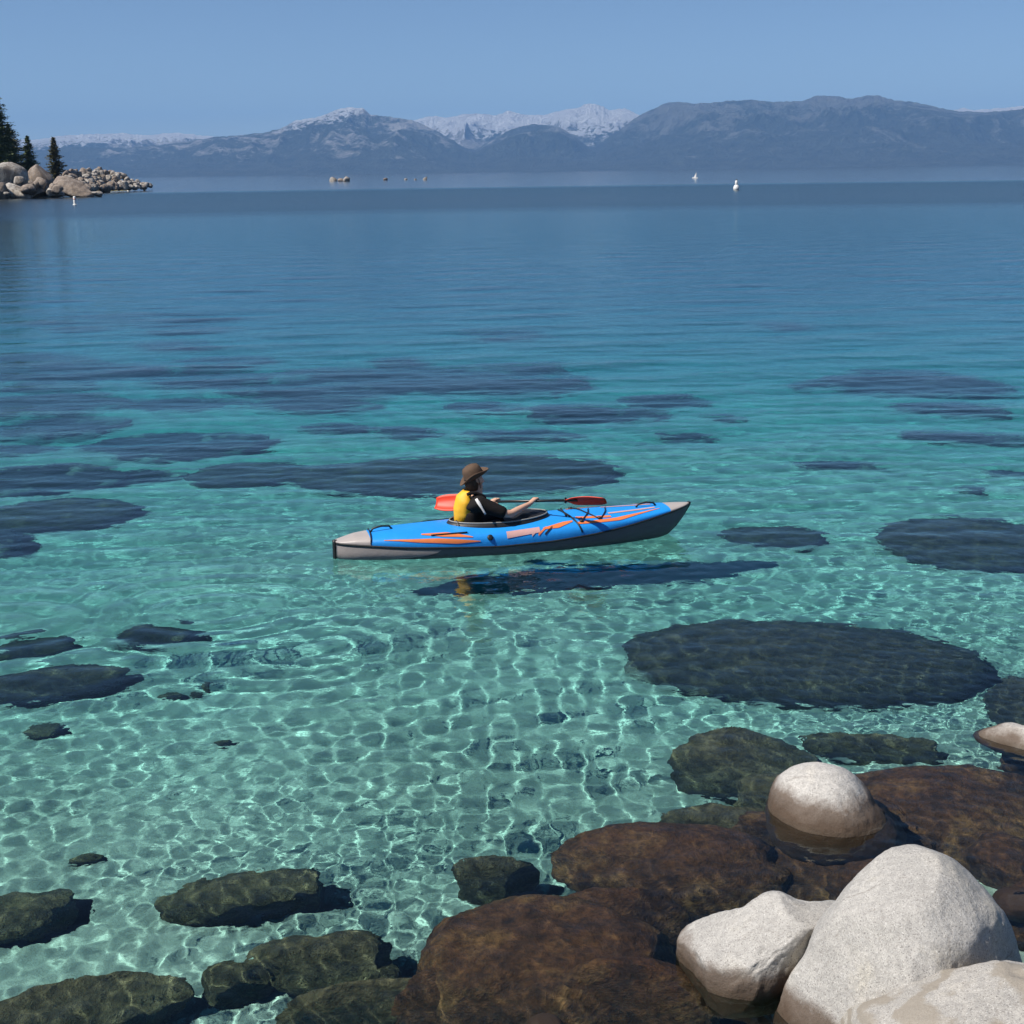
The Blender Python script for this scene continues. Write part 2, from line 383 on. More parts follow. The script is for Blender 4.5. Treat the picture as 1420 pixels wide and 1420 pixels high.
SNOWY = [(-420, 205), (-200, 196), (48, 193), (90, 187), (130, 185), (172, 184), (200, 187), (240, 183), (300, 189), (390, 190), (480, 190), (540, 172), (575, 166), (596, 160), (621, 162), (640, 158), (659, 156), (689, 159), (706, 152),
         (727, 158), (756, 158), (782, 151), (803, 148), (813, 142), (826, 144), (836, 146), (845, 152), (866, 149), (885, 158), (900, 166), (960, 180), (1300, 170), (1323, 152), (1337, 148), (1350, 152), (1386, 149), (1420, 146), (1600, 150), (1850, 165)]
FRONT = [(-420, 232), (-200, 226), (0, 214), (100, 203), (160, 205), (230, 200), (300, 189.5), (363, 184), (391, 177), (410, 166), (444, 161), (473, 149), (488, 148), (503, 149), (513, 158), (537, 161), (553, 163), (575, 167), (600, 178), (625, 192),
         (645, 205), (660, 207), (680, 195), (710, 178), (740, 171), (775, 175), (800, 190), (815, 203), (826, 204), (845, 189), (865, 175), (883, 161.5), (898, 154), (921, 142), (943, 140), (964, 143), (1002, 139.6), (1040, 137.5), (1073, 140),
         (1112, 138.7), (1133, 131), (1150, 131), (1179, 136), (1200, 132), (1217, 131), (1243, 139), (1268, 140), (1293, 146), (1323, 153), (1365, 155), (1420, 150), (1600, 150), (1850, 168)]
M['mtn_back'] = mountain_mat('mountain_back', 500, 200, 0.0)
M['mtn_front'] = mountain_mat('mountain_front', 640, 560, 560.0)
range_mesh('snowy_mountains', SNOWY, 19500, 6000, .62, M['mtn_back'], 5, 1.1)
range_mesh('forested_mountains', FRONT, 16000, 5200, .66, M['mtn_front'], 9, 1.1)

# ------------------------------------------------------------------ the rocky point on the left
t = NT('point_ground'); p = t.pos(); n = t.noise(p, .35, 5, .6)
t.principled(t.ramp(n, [(.35, (.10, .095, .045)), (.55, (.19, .16, .075)), (.72, (.24, .20, .13))]), .95, t.bump(n, .8, .4)); M['point_ground'] = t.m
gy, gx = np.meshgrid(np.arange(296, 524, 2.0), np.arange(-210, -108, 1.5), indexing='ij')
gz = shore_z(gx, gy) + .7 * fbm(np.stack([gx.ravel() * .12, gy.ravel() * .12, 0 * gx.ravel()], 1), 4, 4).reshape(gx.shape)
gz[0, :] = gz[-1, :] = -4; gz[:, -1] = -4; gz[:, 0] = np.minimum(gz[:, 0], 9)
tag(link('rocky_point', mesh_np('rocky_point', np.stack([gx, gy, gz], -1).reshape(-1, 3), grid_quads(*gx.shape)), M['point_ground']), kind='structure')

def boulder_mesh(name, rx, ry, rz, seed, sub=3, amp=.22, freq=1.3, power=2.4, flat=0.0, cuts=0):
    V, T = ico(sub)
    s = (np.abs(V) ** power).sum(1) ** (-1 / power); P = V * s[:, None]
    n = fbm(V * freq + seed * 3.7, seed, 5, .5); n2 = fbm(V * freq * .6 - seed, seed + 50, 2)
    P = P * (1 + amp * n + amp * .8 * n2)[:, None]
    cr = np.random.RandomState(seed)
    for k in range(cuts):                    # broken faces
        nv = cr.normal(size=3); nv /= np.linalg.norm(nv); over = np.maximum(P @ nv - cr.uniform(.55, .85), 0); P = P - over[:, None] * nv * .9
    if flat: P[:, 2] = np.where(P[:, 2] > flat, flat + (P[:, 2] - flat) * .4, P[:, 2])
    return mesh_np(name, P * np.array([rx, ry, rz]), T)

def at_px(px, py, d):                      # point at horizontal distance d seen at a picture position
    q = ray(px, py); return CAMV + q * (d / math.hypot(q.x, q.y))
SHORE = [  # picture x, y of the middle, width, height (pixels), distance, tilt, brown?, label
    (4, 250, 60, 42, 340, .35, 0, 'huge rounded pale boulder with a sunlit white top beside the pines'),
    (57, 251, 38, 38, 346, -.2, 1, 'tall dark shaded boulder between the huge pale one and the tilted slab'),
    (98, 262, 64, 22, 331, .42, 1, 'long brown slab tilting down into the lake on the rocky point'),
    (18, 267, 42, 18, 327, .4, 0, 'low pale boulder at the foot of the huge rounded boulder'),
    (134, 268.6, 18, 7, 326, 0, 0, 'small low rock standing in the water off the tilted slab'),
    (1, 264, 20, 24, 325, 0, 1, 'brown boulder half hidden at the water below the huge pale boulder'),
    (48, 265, 30, 22, 328, -.3, 1, 'dark triangular boulder at the water under the tall shaded one'),
    (76, 268, 22, 12, 326, .2, 0, 'pale wedge of granite beside the foot of the tilted slab')]
for i, (x, y, w, h_, d, tilt, br, lab) in enumerate(SHORE):
    c = at_px(x, y, d); s = d / FPX; rx = w * .52 * s; rz = h_ * .56 * s
    o = link('granite_boulder', boulder_mesh('granite_boulder', rx, rx * .8, rz, 100 + i, 4, .16, cuts=9), M['far_granite_brown' if br else 'far_granite'])
    o.location = c + Vector((0, rx * .3, 0)); o.rotation_euler = (0, tilt, 0)
    tag(o, lab, 'boulder')
rnd = random.Random(8)
for i in range(16):
    x = rnd.uniform(-12, 82); y = rnd.uniform(246, 270); w = rnd.uniform(9, 20); d = 318 - (y - 246) * .25; c = at_px(x, y, d + 12); s = d / FPX; br = rnd.random() < .6
    o = link('wedged_boulder', boulder_mesh('wedged_boulder', w * .5 * s, w * .45 * s, w * rnd.uniform(.3, .48) * s, 160 + i, 3, .2, cuts=9), M['far_granite_brown' if br else 'far_granite'])
    o.location = c; o.rotation_euler = (rnd.uniform(-.4, .4), rnd.uniform(-.6, .6), rnd.uniform(0, 3))
    tag(o, f"{'brown' if br else 'pale'} boulder wedged among the huge ones below the pines", 'boulder', 'boulders wedged below the pines')
rnd = random.Random(5)
PILE = []
for i in range(210):
    u = rnd.random() if i < 120 else rnd.uniform(.0, .62); x = 82 + u * 128; ridge = np.interp(x, [75, 100, 140, 160, 185, 212], [24, 27, 26, 22, 11, 2])
    k = rnd.random() ** 1.25; PILE.append((x, k * ridge, rnd.uniform(9, 21) * (1 - .45 * u) * (1 - .25 * k), rnd.uniform(.55, 1.0), rnd.random() < .45, i))
for (x, lift, w, asp, br, i) in PILE:
    base = np.interp(x, [75, 120, 212], [268, 265, 261.5]); d = np.interp(x, [75, 120, 212], [372, 400, 472]) + lift * 1.3
    c = at_px(x, base - 2 - lift, d); s = d / FPX; rx = w * .52 * s; rz = rx * asp
    o = link('heaped_boulder', boulder_mesh('heaped_boulder', rx, rx * rnd.uniform(.7, 1.1), rz, 200 + i, 3, .18, cuts=9), M['far_granite_brown' if br else 'far_granite'])
    o.location = c; o.rotation_euler = (rnd.uniform(-.4, .4), rnd.uniform(-.6, .6), rnd.uniform(0, 3))
    size = 'large' if rx > 1.35 else 'small'; place = 'at the water along' if lift < 7 else 'high on the heap along' if lift > 17 else 'in the heap along'
    tag(o, f"{size} {'brown' if br else 'pale'} granite boulder {place} the rocky point", 'boulder', 'boulders heaped along the rocky point')

def far_rock(name, x, y, w, h_, seed, lab, grp=None, br=0):
    c = onz(x, y); s = c.length / FPX; rx = w * .5 * s
    o = link(name, boulder_mesh(name, rx, rx * .8, h_ * .75 * s, seed, 3, .2, cuts=7), M['far_granite_brown' if br else 'far_granite'])
    o.location = (c.x, c.y, h_ * .25 * s); tag(o, lab, 'rock', grp)
far_rock('islet_rock', 462, 251.5, 11, 6, 301, 'pale pointed rock at the pine point end of the three rock islet')
far_rock('islet_rock', 473, 251.5, 9, 5, 302, 'low brown rock in the middle of the three rock islet', br=1)
far_rock('islet_rock', 481, 251.5, 9, 6.5, 303, 'pale upright rock at the open lake end of the three rock islet')
far_rock('lone_rock', 535, 250, 6, 3.5, 304, 'small dark rock alone between the islet and the tiny rocks', br=1)
for i, (x, w) in enumerate(((563, 4.5), (576, 4))):
    far_rock('tiny_rock', x, 249.5, w, 2, 310 + i, 'tiny rock barely above the water between two larger far rocks', 'tiny far rocks')
far_rock('lone_rock', 590, 249.5, 6.5, 4.5, 306, 'small pale rock with a shaded side at the end of the far rock row')

# trees and bushes of the point
def leaf_mat(name, col):
    t = NT(name); n = t.noise(t.pos(), .8, 3)
    t.principled(t.mix(n, tuple(x * .55 for x in col), tuple(x * 1.5 for x in col)), .8); return t.m
M['needle'] = leaf_mat('pine_needles', (.10, .135, .05)); M['needle2'] = leaf_mat('warm_needles', (.12, .115, .05)); M['bark'] = simple('bark', (.12, .075, .05), .9, .4, 6)
M['brush'] = leaf_mat('dry_brush', (.15, .095, .05)); M['brush_green'] = leaf_mat('green_brush', (.055, .065, .03))
def conifer(base, height, radius, seed, label, mat, ragged=.3, bare=.12):
    r_ = random.Random(seed); root = empty('pine_tree', base)
    link('trunk', tube_mesh('trunk', [(0, 0, -1), (0, 0, height * .5), (.1, 0, height * .97)], [height * .013, height * .009, .03], 8), M['bark'], root)
    V = []; F = []
    n = int(height * 55)
    for i in range(n):
        u = r_.random() ** .85; z = height * (bare + (1 - bare) * u); lay = .86 + .14 * math.sin(z * 3.1 + seed)
        R = radius * ((1 - u) ** .75 + .03) * lay * r_.uniform(.6, 1.05 + ragged)
        a = r_.random() * 2 * math.pi; m = max(2, int(R / .28))
        for j in range(m):
            f = (j + .6) / m; rr = R * f; zz = z - rr * .22 + .10 * rr * f * f + r_.uniform(-.12, .12)
            p = Vector((math.cos(a) * rr + r_.uniform(-.12, .12), math.sin(a) * rr + r_.uniform(-.12, .12), zz)); sz = r_.uniform(.28, .60) * (1.05 - .4 * f)
            d1 = Vector((math.cos(a) + r_.uniform(-.6, .6), math.sin(a) + r_.uniform(-.6, .6), r_.uniform(-.2, .5))).normalized(); d2 = d1.cross(Vector((r_.uniform(-1, 1), r_.uniform(-1, 1), 1.2))).normalized()
            k = len(V); V += [p - d2 * sz * .5, p + d1 * sz * 1.1, p + d2 * sz * .5, p - d1 * sz * .6]; F.append((k, k + 1, k + 2, k + 3))
    me = bpy.data.meshes.new('crown'); me.from_pydata([v[:] for v in V], [], F); me.update()
    link('crown', me, mat, root, smooth=False); return tag(root, label, 'tree', 'pines on the rocky point')
def point_at(px, d):                       # ground of the point at picture x and distance d
    a = math.atan2(ray(px, 240).x, ray(px, 240).y); x, y = d * math.sin(a), d * math.cos(a)
    return Vector((x, y, max(float(shore_z(np.array(x), np.array(y))), .3)))
for (px, d, top, rad, seed, lab, mt, rg) in ((0, 385, 124, 6.2, 1, 'tallest ragged pine at the end of the pine row on the point', 'needle', .5), (-14, 372, 138, 6.0, 2, 'broad dark pine behind the tallest ragged pine', 'needle', .4),
        (17, 395, 172, 5.2, 3, 'medium warm green pine leaning against the tallest pine', 'needle2', .3), (42, 398, 189, 3.4, 4, 'short cone shaped pine standing clear on the grassy slope', 'needle', .25),
        (78, 415, 191, 3.4, 5, 'slim ragged pine above the heap of boulders', 'needle2', .5), (-60, 380, 100, 5, 6, 'wide pine further back along the point', 'needle', .3)):
    b = point_at(px, d); zt = (azel(px, top)[1]) * d + CAM_H
    conifer(b, zt - b.z, rad, seed, lab, M[mt], rg)
def bush(base, r, hgt, seed, label, mat, n=420):
    r_ = random.Random(seed); root = empty('shrub', base); V = []; F = []
    link('stem', tube_mesh('stem', [(0, 0, -.6), (0, 0, hgt * .6)], [.12, .05], 6), M['bark'], root)
    for i in range(n):
        a = r_.random() * 6.283; u = r_.random(); q = math.sqrt(r_.random()) * r * (1 - .6 * u) * r_.uniform(.7, 1.15)
        p = Vector((math.cos(a) * q, math.sin(a) * q, u * hgt)); sz = r_.uniform(.14, .34)
        d1 = Vector((r_.uniform(-1, 1), r_.uniform(-1, 1), r_.uniform(-.3, 1))).normalized(); d2 = d1.orthogonal().normalized()
        k = len(V); V += [p - d2 * sz * .5, p + d1 * sz, p + d2 * sz * .5, p - d1 * sz]; F.append((k, k + 1, k + 2, k + 3))
    me = bpy.data.meshes.new('foliage'); me.from_pydata([v[:] for v in V], [], F); me.update()
    link('foliage', me, mat, root, smooth=False); tag(root, label, 'shrub')
bush(point_at(22, 366), 4.2, 4.0, 21, 'rust brown shrub under the warm green pine', M['brush'])
bush(point_at(4, 362), 4.0, 3.6, 22, 'rust brown shrub at the foot of the tallest pine', M['brush'])
bush(point_at(68, 405), 1.7, 1.8, 23, 'round dark green shrub between the two standing pines', M['brush_green'])
bush(point_at(94, 430), 1.6, 2.0, 24, 'dark green shrub just past the slim ragged pine', M['brush_green'])
bush(point_at(60, 372), 3.4, 2.6, 25, 'low olive shrub spreading over the grassy slope', M['brush_green'])

# ------------------------------------------------------------------ buoys and the far dinghy
M['white'] = simple('white_paint', (.80, .79, .76), .4, .05); M['orange_band'] = simple('orange_band', (.75, .16, .03), .45, .1); M['dark'] = simple('dark_rubber', (.02, .02, .022), .55, .3)
def lathe(name, prof, seg=20, mat=None, parent=None):
    V = []; F = []
    for r, z in prof:
        for k in range(seg): V.append((r * math.cos(2 * math.pi * k / seg), r * math.sin(2 * math.pi * k / seg), z))
    for i in range(len(prof) - 1):
        for k in range(seg): F.append((i * seg + k, i * seg + (k + 1) % seg, (i + 1) * seg + (k + 1) % seg, (i + 1) * seg + k))
    F.append(tuple(range(seg - 1, -1, -1))); F.append(tuple((len(prof) - 1) * seg + k for k in range(seg)))
    me = bpy.data.meshes.new(name); me.from_pydata(V, [], F); me.update(); return link(name, me, mat, parent)
def post_buoy(px, py, hpx, label):
    c = onz(px, py); s = c.length / FPX; h = hpx * s; r = .16 * h
    root = empty('marker_buoy', (c.x, c.y, 0))
    lathe('post', [(r * .9, -.5 * h), (r, -.1), (r, h * .9), (r * .8, h * .97), (r * .3, h)], 16, M['white'], root)
    lathe('band', [(r * 1.04, h * .62), (r * 1.04, h * .70)], 16, M['orange_band'], root)
    lathe('collar', [(r * 1.5, -.12 * h), (r * 1.6, 0), (r * 1.5, .08 * h)], 16, M['white'], root)
    tag(root, label, 'buoy')
post_buoy(104, 284, 11, 'white post buoy in open water off the tilted slab')
post_buoy(178, 264.5, 7, 'small white post buoy close to the end of the boulder heap')
c = onz(1021, 263.5); s = c.length / FPX
root = empty('mooring_buoy', (c.x, c.y, 0))
lathe('float', [(.1 * s, -2.5 * s), (3.2 * s, -1.2 * s), (4.1 * s, 1.5 * s), (3.9 * s, 4.0 * s), (2.6 * s, 6.2 * s), (1.6 * s, 7.0 * s)], 20, M['white'], root)
lathe('tower', [(1.7 * s, 6.6 * s), (1.9 * s, 8.5 * s), (1.7 * s, 11.5 * s), (.9 * s, 12.6 * s)], 16, M['white'], root)
lathe('lantern', [(.9 * s, 12.4 * s), (.9 * s, 13.7 * s), (.3 * s, 14.3 * s)], 12, M['dark'], root)
tag(root, 'big white buoy with a bulging float and narrow top on the dark blue band', 'buoy')
c = onz(964, 247.2); s = c.length / FPX
root = empty('sailing_dinghy', (c.x, c.y, 0), -.6)
V = []; F = []
for i in range(9):
    u = i / 8; w_ = .55 * math.sin(math.pi * min(1, u * .8 + .2)) ** .7 if u < 1 else .02
    for (yy, zz) in ((-w_, .35), (-w_ * .6, -.1), (w_ * .6, -.1), (w_, .35)): V.append(((u - .5) * 2.6, yy, zz))
for i in range(8):
    for k in range(3): F.append((i * 4 + k, i * 4 + k + 1, i * 4 + k + 5, i * 4 + k + 4))
    F.append((i * 4 + 3, i * 4, i * 4 + 4, i * 4 + 7))
F += [(0, 1, 2, 3)]
me = bpy.data.meshes.new('hull'); me.from_pydata(V, [], F); me.update(); link('hull', me, M['white'], root)
link('mast', tube_mesh('mast', [(.35, 0, .2), (.55, 0, 2.5)], .03, 8), M['white'], root)
V = []; F = []
for i in range(7):
    for j in range(5):
        u = i / 6; v = j / 4; x = .38 + .2 * u - v * (1 - u) * 1.1; V.append((x, .12 * math.sin(math.pi * v) * (1 - u * .6), .4 + u * 2.1))
for i in range(6):
    for j in range(4): F.append((i * 5 + j, i * 5 + j + 1, i * 5 + j + 6, i * 5 + j + 5))
me = bpy.data.meshes.new('sail'); me.from_pydata(V, [], F); me.update(); so_ = link('sail', me, M['white'], root); sm = so_.modifiers.new('thick', 'SOLIDIFY'); sm.thickness = .01
tag(root, 'tiny far dinghy with one leaning white sail', 'sailing boat')

# ------------------------------------------------------------------ granite boulders of the near shore
def outline_rock(name, cpx, dist_y, outline, depth, seed, mat, label, amp=.035, sub=6, power=2.15, tilt=0.0, carve=None, cuts=3, facets=()):
    d = ray(*cpx); c = CAMV + d * (dist_y / d.y); u = d.cross(Vector((0, 0, 1))).normalized(); v = u.cross(d).normalized()
    th = []; R = []
    for (px, py) in outline:
        q = ray(px, py); P = CAMV + q * ((c - CAMV).dot(d) / q.dot(d)) - c; a, b = P.dot(u), P.dot(v)
        th.append(math.atan2(b, a)); R.append(math.hypot(a, b))
    o_ = np.argsort(th); th = np.array(th)[o_]; R = np.array(R)[o_]
    g = np.linspace(-math.pi, math.pi, 361); Rg = np.interp(g, np.concatenate([th - 2 * math.pi, th, th + 2 * math.pi]), np.tile(R, 3))[:-1]
    ker = np.exp(-np.arange(-9, 10) ** 2 / 18.0); ker /= ker.sum()
    Rg = np.convolve(np.concatenate([Rg[-9:], Rg, Rg[:9]]), ker, 'valid'); Rg = np.append(Rg, Rg[0])
    D, T = ico(sub)
    a, b, w = D[:, 0], D[:, 1], D[:, 2]; pr = np.hypot(a, b) + 1e-9; Rt = np.interp(np.arctan2(b, a), g, Rg)
    m = Rt.mean(); Rt = m * .9 + (Rt - m * .9) * np.clip(pr * 1.15, 0, 1)
    s = ((pr / Rt) ** power + (np.abs(w) / depth) ** power) ** (-1 / power)
    n = fbm(D * 1.7 + seed, seed, 4) * amp + fbm(D * 5 + seed, seed + 9, 5, .6) * amp * .45 + fbm(D * 22 + seed, seed + 19, 3, .6) * amp * .13
    if carve: n = n + carve(a, b, w)
    P = D * (s * (1 + n))[:, None]
    for nv, fr in facets:                    # large broken faces
        nv = np.array(nv, float); nv /= np.linalg.norm(nv); ext = (P @ nv).max(); jit = .07 * fbm(D * 2.6 + seed, seed + 71, 4) + .02 * fbm(D * 11, seed + 5, 3)
        xx = P @ nv / ext - fr + jit; over = ext * np.where(xx > .05, xx - .025, np.clip(xx + .05, 0, None) ** 2 / .2 * .75); P = P - over[:, None] * nv * .72
    cr = np.random.RandomState(seed)
    for k in range(cuts):                    # worn flat faces on the side of the lake and of the sky
        nv = cr.normal(size=3) * np.array([.8, .8, .4]); nv[2] = -abs(nv[2]) - .55; nv /= np.linalg.norm(nv)
        ext = (P @ nv).max(); over = np.maximum(P @ nv - ext * cr.uniform(.80, .90), 0); P = P - over[:, None] * nv * .75
    Bm = np.array([u[:], v[:], d[:]]); W = P @ Bm
    o = link(name, mesh_np(name, W, T), mat, receiver=True); o.location = c; tag(o, label, 'boulder'); return o
outline_rock('granite_boulder', (1250, 1350), 6.35, [(1265, 1174), (1310, 1188), (1355, 1226), (1390, 1268), (1414, 1322), (1424, 1380), (1400, 1450), (1330, 1520), (1200, 1530), (1110, 1500), (1072, 1430), (1082, 1390), (1118, 1325), (1163, 1250), (1200, 1206), (1232, 1181)],
             .62, 31, M['granite'], 'largest pale boulder rising to a rounded peak on the near shore', .035, facets=(((.85, -.15, -.5), .74), ((-.7, .15, -.7), .86)))
outline_rock('granite_boulder', (1065, 1345), 6.75, [(1076, 1236), (1100, 1247), (1125, 1253), (1165, 1250), (1195, 1262), (1195, 1320), (1165, 1380), (1110, 1430), (1050, 1450), (1000, 1440), (965, 1390), (941, 1345), (933, 1312), (943, 1288), (970, 1274), (1008, 1264), (1030, 1258), (1055, 1241)],
             .46, 47, M['granite'], 'grey lumpy boulder leaning against the largest pale boulder', .06, facets=(((.6, -.5, -.62), .42), ((-.3, .45, -.84), .72), ((-.8, -.3, -.5), .80)))
outline_rock('granite_boulder', (1370, 1450), 5.65, [(1420, 1338), (1340, 1341), (1290, 1354), (1225, 1383), (1170, 1408), (1140, 1425), (1150, 1500), (1300, 1560), (1500, 1560), (1580, 1450), (1540, 1370), (1480, 1342)],
             .5, 53, M['granite_band'], 'banded low slab of granite in front of the largest boulder', .05, facets=(((-.1, .75, -.65), .80), ((-.55, -.1, -.8), .82)))
outline_rock('granite_boulder', (1152, 1156), 8.64, [(1062, 1150), (1065, 1110), (1068, 1096), (1080, 1074), (1105, 1060), (1140, 1056), (1170, 1063), (1195, 1085), (1215, 1115), (1236, 1142), (1256, 1185), (1250, 1230), (1205, 1262), (1140, 1265), (1085, 1235), (1064, 1190)],
             .46, 67, M['granite_tide'], 'smooth domed boulder with a brown waterline standing alone in the shallows', .035, cuts=0)
outline_rock('granite_boulder', (1432, 1040), 9.75, [(1349, 1032), (1357, 1015), (1380, 1007), (1420, 1007), (1475, 1017), (1505, 1045), (1490, 1080), (1440, 1090), (1400, 1076), (1368, 1056)],
             .30, 71, M['granite_low'], 'flattish pale boulder with a pitted brown underside out in the water', .06, sub=5)
outline_rock('granite_boulder', (1412, 1270), 7.5, [(1372, 1270), (1382, 1248), (1400, 1238), (1430, 1240), (1455, 1265), (1445, 1300), (1400, 1310), (1378, 1295)],
             .2, 77, M['granite'], 'small brown stained boulder tucked behind the largest boulder', .08, sub=5)
outline_rock('granite_boulder', (755, 1440), 6.3, [(728, 1436), (735, 1418), (755, 1410), (775, 1417), (784, 1438), (775, 1465), (740, 1468)],
             .11, 81, M['granite'], 'pale tip of a small rock beside the big brown underwater boulder', .05, sub=4)

# ------------------------------------------------------------------ boulders under the water
def sunk(name, xc, yc, w, h_, mat, label, grp=None, rise=None, top=None, seed=0, sub=4, amp=.2, cuts=0):
    p0 = refr(xc, yc, -1.5); D = -float(bedz(np.array(p0.x), np.array(p0.y)))
    p0 = refr(xc, yc, -D * .8); D = -float(bedz(np.array(p0.x), np.array(p0.y)))
    hb = (D - top) if top else rise
    zm = -(D - hb * .45)
    a, b = refr(xc - w / 2, yc, zm), refr(xc + w / 2, yc, zm); f, n_ = refr(xc, yc - h_ / 2, zm), refr(xc, yc + h_ / 2, zm)
    c = refr(xc, yc, zm); rx = (b - a).length / 2; ry = max((f - n_).length / 2 - hb * .18, rx * .25)
    rz = hb * .62
    o = link(name, boulder_mesh(name, rx * 1.03, ry * 1.03, rz, seed, sub, amp, 1.15, 2.2, cuts=cuts), M[mat], receiver=True)
    o.location = (c.x, c.y, -D + hb - rz); o.rotation_euler = (0, 0, math.atan2(-c.x, c.y) * -1 * 0 - math.atan2(c.x, c.y))
    return tag(o, label, 'boulder', grp)
NEAR = [  # x, y, w, h, material, depth of its top, label
    (745, 1345, 390, 220, 'algae_brown', .16, 'broad rusty brown underwater boulder beside the lumpy grey boulder'),
    (950, 1212, 350, 130, 'algae_brown', .20, 'reddish brown underwater boulder between the domed and the lumpy boulders'),
    (1320, 1125, 330, 150, 'algae_brown', .14, 'dark brown underwater boulder behind the domed boulder'),
    (1190, 1215, 240, 110, 'algae_brown', .30, 'brown underwater ledge between the domed boulder and the peaked one'),
    (1040, 1055, 210, 85, 'algae_olive', .45, 'greenish underwater boulder on the lake side of the domed boulder'),
    (1090, 1110, 170, 60, 'algae_olive', .5, 'mossy green underwater stone touching the domed boulder'),
    (1210, 1032, 190, 36, 'algae_olive', .7, 'thin weedy underwater rock out past the domed boulder'),
    (450, 1335, 220, 95, 'algae_olive', .52, 'olive brown underwater boulder with bright ripples of light beside the rusty one'),
    (355, 1243, 240, 62, 'algae_olive', .74, 'long flat underwater rock slanting over the pale sand'),
    (685, 1222, 125, 44, 'algae_olive', .6, 'small dark underwater rock at the edge of the rusty boulder'),
    (28, 1262, 130, 78, 'algae_olive', .72, 'rounded olive underwater rock standing by itself on sand'),
    (85, 1408, 300, 95, 'algae_olive', .50, 'wide dark underwater boulder with a shadowed hollow'),
    (325, 1362, 100, 60, 'algae_olive', .70, 'pale olive underwater stone against the ripple lit boulder'),
    (505, 1405, 270, 62, 'algae_olive', .34, 'brown flat underwater rock below the ripple lit boulder'),
    (1500, 1068, 190, 60, 'algae_brown', .28, 'brown underwater boulder carrying the flattish emergent boulder'),
    (1560, 1150, 260, 130, 'algae_brown', .18, 'brown underwater boulder further along the shore past the domed boulder'),
    (1600, 1300, 260, 160, 'algae_olive', .22, 'olive underwater boulder beside the banded slab away from the peak'),
    (1640, 1010, 240, 80, 'algae_olive', .45, 'olive underwater boulder out past the flattish emergent boulder'),
    (1455, 1270, 170, 90, 'algae_brown', .10, 'brown underwater boulder under the small stained boulder'),
    (860, 1290, 200, 90, 'algae_brown', .12, 'russet hump of rock between the two broad brown underwater boulders'),
    (880, 1400, 230, 110, 'algae_brown', .08, 'rough brown underwater rock at the foot of the lumpy grey boulder'),
    (640, 1395, 200, 90, 'algae_brown', .22, 'brown underwater rock beside the pale rock tip'),
    (1095, 1160, 160, 70, 'algae_brown', .32, 'brown underwater rock just shoreward of the domed boulder'),
    (1250, 1235, 220, 90, 'algae_brown', .22, 'dark brown underwater rock right behind the peaked boulder'),
    (1010, 1150, 190, 60, 'algae_olive', .42, 'green brown underwater rock on the sand side of the brown ledge'),
    (1400, 1195, 120, 80, 'algae_brown', .2, 'brown underwater stone behind the small stained boulder')]
for i, (x, y, w, h_, mt, top, lab) in enumerate(NEAR):
    sunk('submerged_boulder', x, y, w, h_, mt, lab, top=top, seed=400 + i, sub=5, amp=.24, cuts=4)
MID = [
    (1118, 914, 495, 112, .75, 'largest round dark boulder lying under clear water alone on the sand'),
    (1350, 750, 250, 68, .62, 'wide dark underwater boulder past the shadow of the bow'),
    (1072, 742, 138, 32, .4, 'oval dark underwater boulder just beyond the bow shadow'),
    (632, 657, 425, 50, .6, 'long dark underwater boulder lying behind the paddler'),
    (343, 656, 165, 34, .45, 'dark underwater boulder touching the long one behind the paddler'),
    (85, 711, 185, 44, .5, 'dark oval underwater boulder at the near end of the dark boulder field'),
    (218, 879, 110, 30, .35, 'small dark underwater rock with streaky edges in the wake'),
    (70, 946, 195, 48, .42, 'dark greenish underwater boulder on the sand nearer than the wake'),
    (45, 893, 110, 30, .25, 'faint dark underwater rock between the wake and the greenish boulder'),
    (1412, 975, 90, 74, .5, 'dark underwater boulder behind the flattish emergent boulder')]
for i, (x, y, w, h_, rs, lab) in enumerate(MID):
    sunk('submerged_boulder', x, y, w, h_, 'algae_dark', lab, rise=rs, seed=440 + i, sub=5, amp=.13)
for i, (x, y, w) in enumerate(((238, 963, 34), (272, 962, 14), (120, 1190, 45), (60, 1012, 50), (288, 952, 12), (310, 1030, 22))):
    sunk('submerged_stone', x, y, w, w * .35, 'algae_olive', 'small dark stone on the pale underwater sand', 'small stones on the sand', rise=.12, seed=470 + i, sub=3)
FIELD = [(45, 665, 240, 38), (185, 660, 110, 20), (235, 618, 270, 40), (70, 590, 190, 30), (20, 622, 90, 18), (60, 560, 220, 30), (110, 520, 260, 34), (275, 525, 200, 26), (250, 560, 170, 20), (430, 561, 170, 20), (30, 500, 130, 20), (300, 500, 150, 14),
         (400, 540, 200, 22), (460, 592, 90, 12), (600, 530, 420, 44), (450, 520, 150, 22), (665, 564, 92, 15), (815, 574, 190, 26), (910, 556, 130, 16), (565, 600, 92, 14), (710, 603, 180, 13), (545, 499, 80, 8),
         (690, 462, 115, 10), (240, 477, 90, 9), (170, 440, 240, 12), (250, 452, 110, 8), (90, 452, 70, 8), (700, 508, 200, 8), (1250, 533, 275, 34), (1318, 565, 155, 16), (1345, 608, 180, 13), (1160, 644, 105, 11), (1400, 655, 80, 12),
         (945, 604, 85, 11), (1085, 450, 70, 5), (1000, 579, 60, 7), (1240, 515, 130, 8), (5, 750, 50, 34), (1345, 679, 30, 6)]
for i, (x, y, w, h_) in enumerate(FIELD):
    sunk('sunken_boulder', x, y, w, h_, 'algae_deep', 'dark flat boulder in the scattered field under deeper blue green water', 'boulders sunk in the deeper water', rise=max(.22, min(.6, h_ * .016)), seed=500 + i, sub=4, amp=.34)

